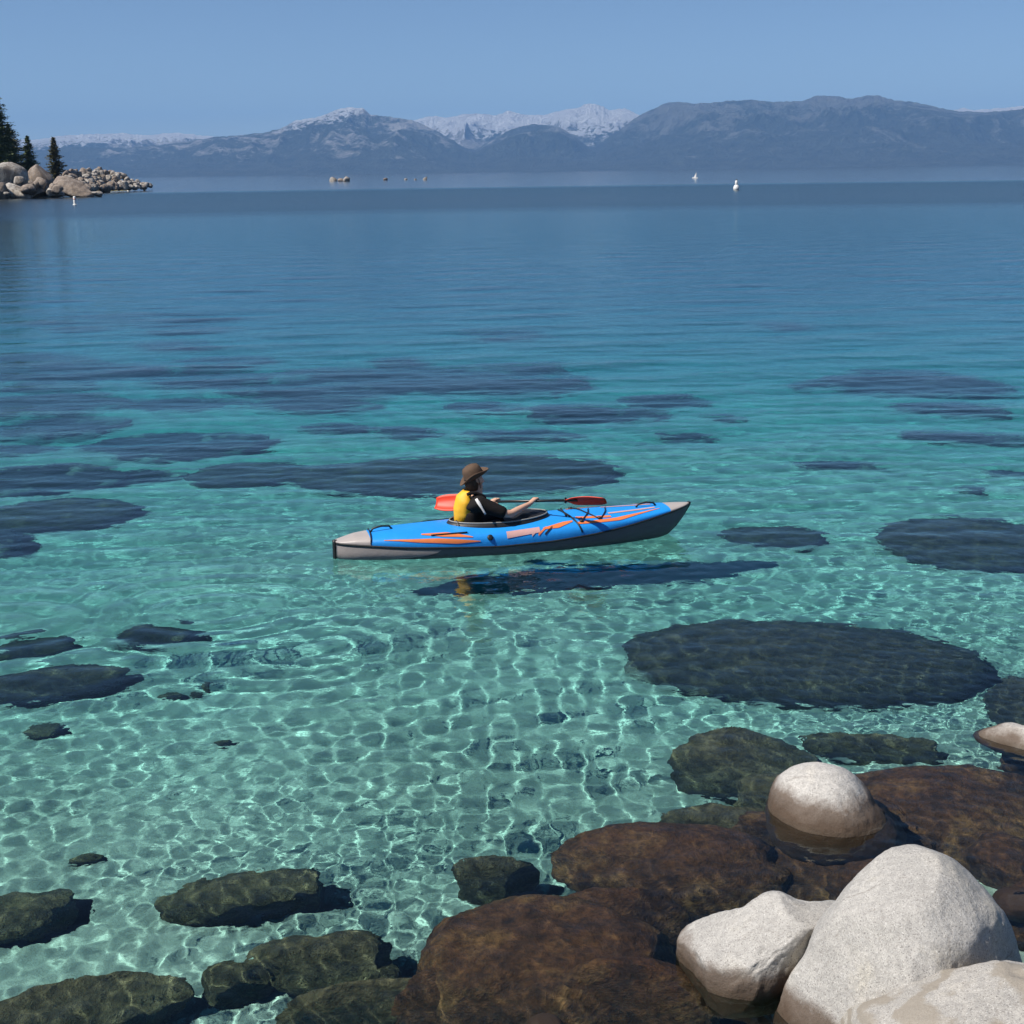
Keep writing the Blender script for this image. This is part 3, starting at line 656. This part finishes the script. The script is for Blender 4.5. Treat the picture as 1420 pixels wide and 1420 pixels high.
# ------------------------------------------------------------------ inflatable kayak
K_LOC = Vector((-.036, 15.544, 0)); K_YAW = math.radians(13.5)
def cloth_mat(name, col, rough=.45, seam=True):
    t = NT(name); c = t.objc(); n = t.noise(c, 30, 4, .6); n2 = t.noise(c, 5, 3, .5)
    cc = t.mix(n2, tuple(x * .86 for x in col), tuple(min(1, x * 1.1) for x in col))
    t.principled(cc, rough, t.bump(t.math('ADD', t.math('MULTIPLY', n, .3), n2), .35, .015)); return t.m
M['k_blue'] = cloth_mat('kayak_blue', (.015, .29, .80)); M['k_orange'] = cloth_mat('kayak_orange', (.78, .21, .06)); M['k_pink'] = cloth_mat('kayak_pale_orange', (.62, .36, .33))
M['k_grey'] = cloth_mat('kayak_grey', (.13, .135, .15)); M['k_tip'] = cloth_mat('kayak_tip', (.42, .37, .345)); M['k_black'] = cloth_mat('kayak_black', (.014, .014, .016), .5); M['k_rim'] = cloth_mat('kayak_rim', (.27, .265, .25))
kay = empty('inflatable_kayak', K_LOC, K_YAW)
tag(kay, 'blue and orange inflatable kayak with a grey hull floating on clear water', 'kayak')
S0, S1 = -1.96, 2.14
def k_w(s):
    t_ = np.clip((s - .06) / 2.07, -1, 1); return .40 * (1 - np.abs(t_) ** 2.5) ** .72 + .022
def k_zs(s): return np.interp(s, [-1.96, -1.7, -1.2, -.2, .4, .9, 1.3, 1.7, 2.0, 2.14], [.178, .165, .135, .095, .11, .15, .20, .262, .305, .322])
def k_zc(s): return np.interp(s, [-1.96, -1.75, -1.3, -.7, .4, 1.0, 1.5, 1.85, 2.14], [.195, .245, .285, .30, .315, .32, .325, .335, .345])
def k_zk(s): return np.interp(s, [-1.96, -1.85, -1.2, 0, 1.2, 1.7, 1.86, 1.97, 2.06, 2.14], [-.01, -.05, -.075, -.085, -.075, -.05, -.01, .08, .19, .315])
CK = (-.12, .56, .27)                         # cockpit middle and half axes
def deck_pt(s, q):                            # q: -1 near seam .. 0 crown .. 1 far seam
    s = np.asarray(s, float); q = np.asarray(q, float); a = (1 - np.abs(q)) * math.pi / 2
    w = k_w(s); y = np.sign(q) * w * np.cos(a) ** .75; zs, zc = k_zs(s), k_zc(s)
    z = zs + (zc - zs) * np.sin(a) ** .62
    inside = ((s - CK[0]) / CK[1]) ** 2 + (y / CK[2]) ** 2
    z = np.where(inside < .93, np.minimum(z, .075 + .16 * np.clip((inside - .6) / .33, 0, 1)), z)
    return s, y, z
def loft(name, ss, qs, f, mat, parent):
    A, B = np.meshgrid(ss, qs, indexing='ij'); x, y, z = f(A, B)
    o = link(name, mesh_np(name, np.stack([x, y, z], -1).reshape(-1, 3), grid_quads(len(ss), len(qs))), mat, parent, receiver=True); return o
qs = np.linspace(-1, 1, 61)
loft('deck', np.linspace(-1.60, 1.86, 180), qs, deck_pt, M['k_blue'], kay)
loft('bow_cover', np.linspace(1.86, S1, 22), qs, deck_pt, M['k_tip'], kay)
loft('stern_cover', np.linspace(S0, -1.60, 22), qs, deck_pt, M['k_tip'], kay)
def hull_pt(s, q):
    a = (1 - np.abs(q)) * math.pi / 2; w = k_w(s); zs, zk = k_zs(s), k_zk(s)
    return s, np.sign(q) * w * np.cos(a) ** .8 * 1.0, zs - (zs - zk) * np.sin(a) ** .55
loft('hull', np.linspace(S0, S1, 170), np.linspace(1, -1, 49), hull_pt, M['k_grey'], kay)
def along(f, ss, q, lift=.006):
    x, y, z = f(np.asarray(ss, float), np.full(len(ss), float(q))); return [Vector((a, b * (1 + lift / .3), c + lift * .6)) for a, b, c in zip(x, y, z)]
for q in (-1, 1): link('seam_piping', tube_mesh('seam_piping', along(deck_pt, np.linspace(S0, S1, 70), q, .004), .011, 8), M['k_black'], kay)
zz = np.linspace(0, 1, 14)
link('bow_strip', tube_mesh('bow_strip', [(s, 0, float(k_zk(np.array(s)))) for s in np.linspace(1.80, 2.14, 16)] + [(2.15, 0, .35)], .022, 10), M['k_black'], kay)
link('stern_strip', tube_mesh('stern_strip', [(-1.965, 0, z) for z in np.linspace(-.03, .20, 8)], .028, 10), M['k_black'], kay)
def decal(name, s0, s1, lo, hi, mat, sides=(-1, 1), n=26):
    for sd in sides:
        ss = np.linspace(s0, s1, n); u = (ss - s0) / (s1 - s0); L = np.interp(u, *zip(*lo)); H_ = np.interp(u, *zip(*hi))
        k = np.linspace(0, 1, 7)[None, :]; Q = L[:, None] + (H_ - L)[:, None] * k
        x, y, z = deck_pt(np.repeat(ss[:, None], 7, 1), sd * Q)
        V = np.stack([x, y * 1.012, z + .0045], -1).reshape(-1, 3); F = grid_quads(n, 7)
        link(name, mesh_np(name, V, F if sd < 0 else F[:, ::-1]), mat, kay)
# q runs from 1 at the seam to 0 at the crown of the deck
decal('orange_flame', -1.46, -.42, [(0, .72), (.55, .72), (1, .88)], [(0, .75), (.35, .87), (.75, .94), (1, .90)], M['k_orange'])
decal('orange_flame', -1.05, -.50, [(0, .46), (.5, .46), (1, .72)], [(0, .52), (.4, .66), (1, .75)], M['k_orange'])
decal('pale_stripe', -.12, .26, [(0, .62), (1, .55)], [(0, .86), (1, .76)], M['k_pink'])
for k in range(3): decal('slash_stripe', .16 + k * .075, .26 + k * .075, [(0, .80), (1, .55)], [(0, .88), (1, .63)], (M['k_pink'], M['k_orange'], M['k_black'])[k])
decal('orange_flame', .30, .66, [(0, .60), (.7, .42), (1, .40)], [(0, .66), (.5, .66), (1, .46)], M['k_orange'])
decal('orange_flame', .70, 1.74, [(0, .50), (.45, .52), (1, .30)], [(0, .60), (.5, .70), (1, .34)], M['k_orange'])
decal('orange_flame', .72, 1.12, [(0, .22), (1, .34)], [(0, .32), (1, .46)], M['k_orange'])
decal('pale_stripe', 1.12, 1.70, [(0, .16), (1, .10)], [(0, .24), (1, .20)], M['k_pink'])
ss = np.linspace(-1.95, -.85, 24); V = []
for s_ in ss:
    u = (s_ + 1.95) / 1.1
    for k in range(7):
        x, y, z = hull_pt(np.array(s_), np.array(-(1 - .012 - (.52 * (1 - u) ** .8) * k / 6))); V.append((float(x), float(y) * 1.012 - .003, float(z)))
link('hull_flash', mesh_np('hull_flash', V, grid_quads(24, 7)[:, ::-1]), M['k_tip'], kay)
# cockpit: coaming wall, pale rim, seat
ring = [2 * math.pi * i / 64 for i in range(64)]
def ck(a, out=1.0, dz=0.0):
    x = CK[0] + CK[1] * out * math.cos(a); y = CK[2] * out * math.sin(a); f = max(0, math.cos(a))
    return Vector((x, y, .305 + dz * (1 + 1.0 * f ** 1.5)))
V = []; F = []
prof = [(1.12, -.09), (1.08, -.02), (1.03, .016), (.99, .020), (.955, .008), (.93, -.12)]
for a in ring:
    for o_, dz in prof:
        p_ = ck(a, o_, dz); V.append(p_[:])
m = len(prof)
for i in range(64):
    for k in range(m - 1): F.append((i * m + k, ((i + 1) % 64) * m + k, ((i + 1) % 64) * m + k + 1, i * m + k + 1))
me = bpy.data.meshes.new('coaming'); me.from_pydata(V, [], F); me.update(); link('coaming', me, M['k_black'], kay, receiver=True)
link('coaming_rim', tube_mesh('coaming_rim', [ck(a, 1.0, .026) for a in ring], .008, 8, True), M['k_rim'], kay)
V = []
for i in range(15):                          # black spray skirt stretched over the front of the cockpit
    x_ = -.10 + .53 * i / 14; hw = CK[2] * .97 * math.sqrt(max(0, 1 - ((x_ - CK[0]) / CK[1]) ** 2))
    for j in range(13):
        v = j / 6 - 1; V.append((x_, hw * v, .318 + .035 * i / 14 + .055 * (1 - v * v) * math.sin(math.pi * min(1, .25 + i / 18)) + .006 * math.sin(9 * v + i)))
link('spray_skirt', mesh_np('spray_skirt', V, grid_quads(15, 13)), M['k_black'], kay)
bm = bmesh.new(); bmesh.ops.create_cube(bm, size=1, matrix=Matrix.Translation((-.60, 0, .22)) @ Matrix.Rotation(-.12, 4, 'Y') @ Matrix.Diagonal((.05, .34, .24, 1)))
bmesh.ops.create_cube(bm, size=1, matrix=Matrix.Translation((-.38, 0, .085)) @ Matrix.Diagonal((.42, .36, .06, 1)))
bmesh.ops.bevel(bm, geom=bm.edges[:], offset=.02, segments=3, affect='EDGES')
me = bpy.data.meshes.new('seat'); bm.to_mesh(me); bm.free(); link('seat', me, M['k_black'], kay)
def cord(name, pts, r=.007): link(name, tube_mesh(name, pts, r, 6), M['k_black'], kay)
def dk(s, q, lift=.012):
    x, y, z = deck_pt(np.array(s), np.array(q)); return Vector((float(x), float(y), float(z) + lift))
def over(s0, q0, s1, q1, n=14): return [dk(s0 + (s1 - s0) * i / n, q0 + (q1 - q0) * i / n) for i in range(n + 1)]
cord('deck_strap', over(.62, .2, .74, -.95), .010); cord('deck_strap', over(.62, -.2, .74, .95), .010)
for (a, b) in (((.76, -.5), (.96, .1)), ((.96, -.45), (.80, .3)), ((1.0, -.45), (1.16, .1))): cord('bungee_cord', over(*a, *b))
for (s_, q_) in ((.76, -.5), (.98, -.45), (.78, .3)):
    lo_ = lathe('bungee_loop', [(.022, -.008), (.026, .006), (.018, .018)], 10, M['k_black'], kay); lo_.location = dk(s_, q_, .006)
for s_ in (1.62, -1.45):
    cord('carry_handle', [dk(s_ - .12, 0, .0), dk(s_ - .09, 0, .035), dk(s_, 0, .05), dk(s_ + .09, 0, .035), dk(s_ + .12, 0, .0)], .012)
cord('side_cord', over(-.95, -.60, -.55, -.56), .009); cord('side_cord', over(-.95, .60, -.55, .56), .009)
cord('stern_strap', over(-1.60, -.98, -1.56, .98), .008)
vx = lathe('valve_cap', [(.030, -.01), (.034, .004), (.026, .014), (.012, .015)], 16, M['k_black'], kay); vx.location = dk(-.31, -.78, .0) + Vector((0, -.006, 0)); vx.rotation_euler = (math.radians(62), 0, 0)

# ------------------------------------------------------------------ paddle
M['p_red'] = simple('paddle_red', (.74, .045, .012), .5, .08, 12); M['p_shaft'] = simple('paddle_shaft', (.012, .012, .014), .35, .2)
pad = empty('kayak_paddle', K_LOC, K_YAW); tag(pad, 'black shafted paddle with two glossy red orange blades held by the paddler', 'paddle')
PL, PR = Vector((-.668, .85, .342)), Vector((.951, -.6, .586)); PD = (PR - PL).normalized()
def on_pad(t_): return PL + (PR - PL) * t_
link('shaft', tube_mesh('shaft', [on_pad(.14), on_pad(.5), on_pad(.84)], .0155, 12), M['p_shaft'], pad)
for t_ in (.245, .775): link('drip_ring', tube_mesh('drip_ring', [on_pad(t_ - .006), on_pad(t_ - .002), on_pad(t_ + .002), on_pad(t_ + .006)], [.018, .034, .034, .018], 14), M['p_shaft'], pad)
def blade(end, inner, face, hw, name='blade'):
    ax = (end - inner).normalized(); n_ = (face - ax * face.dot(ax)).normalized(); sd = n_.cross(ax); L = (end - inner).length; V = []
    for i in range(19):
        u = i / 18; w_ = hw * max(0.02, (1 - abs((u - .56) / .565) ** 2.6)) ** .62 if u > 0 else .018
        if u < .12: w_ = .018 + (hw * .55 - .018) * (u / .12) ** 1.3
        for j in range(9):
            v = j / 4 - 1; V.append((inner + ax * (u * L) + sd * (w_ * v + .012 * u) + n_ * (.035 * (v * v) * (w_ / hw) - .02 * math.sin(math.pi * u) + .014 * math.exp(-(v / .18) ** 2) * (1 - u)))[:])
    me = mesh_np(name, V, grid_quads(19, 9)); o = link(name, me, M['p_red'], pad); sm = o.modifiers.new('thick', 'SOLIDIFY'); sm.thickness = .008; sm.offset = 0; return o
blade(PL, on_pad(.235), Vector((-.25, -.80, .55)), .105)
blade(PR, on_pad(.775), Vector((.0, -.80, -.60)), .088)

# ------------------------------------------------------------------ paddler
M['skin'] = simple('skin', (.62, .36, .25), .55, .08, 20); M['jacket'] = simple('black_jacket', (.012, .010, .010), .85, .3, 25, .4, **{'Specular IOR Level': .2})
M['yellow'] = simple('yellow_panel', (.88, .46, .02), .6, .1, 18, .3); M['hat'] = simple('brown_hat', (.105, .062, .038), .85, .25, 30, .4); M['hair'] = simple('brown_hair', (.055, .026, .014), .7, .4, 60, .5)
M['stripe'] = simple('white_print', (.78, .77, .76), .6, .05); M['trouser'] = simple('dark_trousers', (.03, .03, .035), .8, .2)
man = empty('person', K_LOC, K_YAW)
tag(man, 'paddler in brown brimmed hat, black short sleeves and yellow backed vest seated in the kayak', 'person')
def skinned(name, nodes, edges, mat, root=0, sub=2, smooth_branch=True):
    me = bpy.data.meshes.new(name); me.from_pydata([n[0] for n in nodes], edges, [])
    o = bpy.data.objects.new(name, me); COL.objects.link(o); o.modifiers.new('skin', 'SKIN').use_smooth_shade = True
    for i, n in enumerate(nodes):
        sv = me.skin_vertices[0].data[i]; sv.radius = n[1] if hasattr(n[1], '__len__') else (n[1], n[1]); sv.use_root = (i == root)
    ss = o.modifiers.new('sub', 'SUBSURF'); ss.levels = sub; ss.render_levels = sub
    dg = bpy.context.evaluated_depsgraph_get(); nm = bpy.data.meshes.new_from_object(o.evaluated_get(dg)); bpy.data.objects.remove(o)
    nm.name = name; nm.materials.clear(); return link(name, nm, mat, man)
RH = on_pad(.600); LH = on_pad(.370)
PE = (-.40, 0, .13)
nodes = []; edges = []
def nd(p, r, par=None):
    nodes.append((tuple(p), r)); i = len(nodes) - 1
    if par is not None: edges.append((par, i))
    return i
pel = nd(PE, (.15, .12)); wst = nd((-.43, 0, .28), (.15, .105), pel); che = nd((-.43, 0, .44), (.165, .115), wst); nb_ = nd((-.40, 0, .575), (.10, .08), che)
nk = nd((-.385, 0, .635), .055, nb_); hd1 = nd((-.375, 0, .70), (.068, .075), nk); hd2 = nd((-.37, 0, .775), (.078, .092), hd1); hd3 = nd((-.37, 0, .845), (.065, .078), hd2)
ns = nd((-.278, 0, .748), .013, hd2)                                                     # nose
chn = nd((-.305, 0, .690), .030, hd1)                                                    # chin
for sd in (-1, 1):
    er = nd((-.375, sd * .088, .755), .016, hd2)                                         # ears
def arm(sd, sh, el, hand, par):
    s_ = nd(sh, .068, par); e_ = nd(el, .046, s_); hd = (Vector(hand) - Vector(el)); wv = Vector(hand) - hd.normalized() * .085
    f_ = nd(Vector(el) + hd * .35, .044, e_); w_ = nd(wv, .027, f_); up = Vector((0, 0, 1)); back = -hd.normalized()
    pc = Vector(hand) + up * .028 + back * .03; p_ = nd(pc, (.032, .022), w_)
    fw = hd - PD * hd.dot(PD); fw.normalize()
    for k in range(4):
        o_ = PD * (-.032 + .0215 * k) * (1 if sd < 0 else -1)
        a_ = nd(Vector(hand) + up * .030 + o_ + fw * .012, .0095, p_); b_ = nd(Vector(hand) + fw * (.032 - .002 * k) + o_ + up * .006, .009, a_); nd(Vector(hand) - up * .024 + fw * .014 + o_, .0082, b_)
    tb = nd(Vector(hand) - up * .002 + back * .026 - PD * .02 * (1 if sd < 0 else -1), .011, p_); nd(Vector(hand) - up * .026 + fw * -.002 - PD * .026 * (1 if sd < 0 else -1), .0095, tb)
arm(-1, (-.36, -.185, .545), (-.06, -.265, .410), RH, nb_)
arm(1, (-.38, .185, .545), (-.20, .36, .40), LH, nb_)
for sd in (-1, 1):
    h_ = nd((-.34, sd * .10, .14), .085, pel); k_ = nd((.10, sd * .14, .225), .062, h_); nd((.50, sd * .10, .12), .045, k_)
skinned('body', nodes, edges, M['skin'])
# clothes
nodes = []; edges = []
pel = nd((-.40, 0, .14), (.172, .145)); wst = nd((-.435, 0, .28), (.175, .135)); edges.append((pel, wst)); che = nd((-.435, 0, .44), (.192, .148), wst); nb_ = nd((-.41, 0, .560), (.135, .105), che); nd((-.392, 0, .622), (.068, .066), nb_)
for sd, sh, el in ((-1, (-.36, -.185, .535), (-.085, -.262, .422)), (1, (-.38, .185, .535), (-.21, .345, .41))):
    s_ = nd(sh, .092, nb_); mdd = (Vector(sh) + Vector(el)) * .5; m_ = nd(mdd, .080, s_); nd(el, .068, m_)
skinned('jacket', nodes, edges, M['jacket'])
nodes = []; edges = []
a_ = nd((-.40, -.10, .14), .095); b_ = nd((.10, -.14, .225), .074, a_); nd((.50, -.10, .12), .055, b_); c_ = nd((-.40, .10, .14), .095, a_); d_ = nd((.10, .14, .225), .074, c_); nd((.50, .10, .12), .055, d_)
skinned('trousers', nodes, edges, M['trouser'])
# life vest: black shell open at the arms, with a bulging yellow back panel
V = []; nU, nV = 21, 14
for i in range(nU):
    u = i / (nU - 1); z = .27 + u * .385
    for j in range(nV):
        v = j / (nV - 1) * 2 - 1; hw = np.interp(u, [0, .3, .7, 1], [.065, .125, .135, .06]); y = v * hw
        bul = np.interp(u, [0, .15, .5, .85, 1], [.030, .080, .095, .070, .005]); x = -.535 - bul * (1 - abs(v) ** 3.2) ** .6 + .05 * v * v + .03 * u
        V.append((x, y, z))
vest = link('vest_back_panel', mesh_np('vest_back_panel', V, grid_quads(nU, nV)), M['yellow'], man); sm = vest.modifiers.new('thick', 'SOLIDIFY'); sm.thickness = .03; sm.offset = 0
for sd in (-1, 1):
    link('vest_strap', tube_mesh('vest_strap', [(-.50, sd * .12, .635), (-.46, sd * .12, .652), (-.40, sd * .12, .648), (-.31, sd * .12, .60), (-.26, sd * .115, .5)], [.018, .02, .022, .022, .02], 10), M['jacket'], man)
# white print running down the near sleeve
def strip(name, a, b, w, nrm, mat):
    a, b = Vector(a), Vector(b); ax = (b - a).normalized(); s_ = ax.cross(Vector(nrm)).normalized(); V = []
    for i in range(9):
        u = i / 8; c_ = a.lerp(b, u) + Vector(nrm) * (.018 * math.sin(math.pi * u)); ww = w * (.6 + .4 * math.sin(math.pi * min(1, u * 1.4 + .15)))
        V += [(c_ - s_ * ww)[:], (c_ + s_ * ww)[:]]
    o = link(name, mesh_np(name, V, grid_quads(9, 2)), mat, man); m_ = o.modifiers.new('thick', 'SOLIDIFY'); m_.thickness = .004; m_.offset = 0
strip('sleeve_print', (-.425, -.245, .612), (-.335, -.305, .445), .018, (-.15, -.95, .25), M['stripe'])
# hair and hat
V, T = ico(4); P = V.copy(); P[:, 0] *= .100; P[:, 1] *= .090; P[:, 2] *= .125
n = fbm(V * np.array([6, 6, 1.5]), 77, 3); P *= (1 + .08 * n)[:, None]; P[:, 0] = np.where(P[:, 0] > .035, .035 + (P[:, 0] - .035) * .25, P[:, 0])
h_ = link('hair', mesh_np('hair', P, T), M['hair'], man); h_.location = (-.398, 0, .752)
hat = bpy.data.objects.new('hat', None)
V = []; seg = 48; prof = [(.0, .150), (.045, .148), (.078, .132), (.095, .098), (.101, .05), (.105, .012), (.118, .002), (.140, .0), (.158, .004), (.170, .010)]
for r, z in prof:
    for k in range(seg):
        a = 2 * math.pi * k / seg; c_, s_ = math.cos(a), math.sin(a); rr = r; zz_ = z
        if r > .11: zz_ += (r - .11) * (.95 * s_ * s_ - .35 * (c_ < 0) * c_ * c_ + .25 * (c_ > 0) * c_ * c_)
        if r > .11: rr = .11 + (r - .11) * (1 - .35 * s_ * s_)
        zz_ -= .018 * math.exp(-(s_ / .35) ** 2) * (r < .07)
        V.append((rr * c_ * 1.08, rr * s_ * .96, zz_))
o = link('hat', mesh_np('hat', V, grid_quads(len(prof), seg, True)), M['hat'], man); sm = o.modifiers.new('thick', 'SOLIDIFY'); sm.thickness = .006; sm.offset = 0
o.location = (-.385, 0, .800); o.rotation_euler = (0, math.radians(-24), math.radians(-4))
bnd = link('hat_band', tube_mesh('hat_band', [(.112 * math.cos(a), .099 * math.sin(a), .022) for a in [2 * math.pi * k / 32 for k in range(32)]], .009, 8, True), M['jacket'], o)
link('chin_cord', tube_mesh('chin_cord', [(-.36, -.098, .80), (-.345, -.092, .73), (-.325, -.05, .675), (-.32, 0, .662)], .004, 6), M['jacket'], man)

# ------------------------------------------------------------------ air: haze between the camera and the far mountains
hz = NT('haze_air'); v = hz.n('VolumePrincipled', Density=4.0e-5); v.inputs['Color'].default_value = (.25, .52, 1.0, 1); v.inputs['Anisotropy'].default_value = 0.0
hz.l(v.outputs[0], hz.out.inputs['Volume'])
bm = bmesh.new(); bmesh.ops.create_cube(bm, size=1)
me = bpy.data.meshes.new('haze'); bm.to_mesh(me); bm.free()
haze = link('haze', me, hz.m, smooth=False); haze.scale = (60000, 36000, 1360); haze.location = (0, 14000, 680 - 55)
tag(haze, kind='stuff')
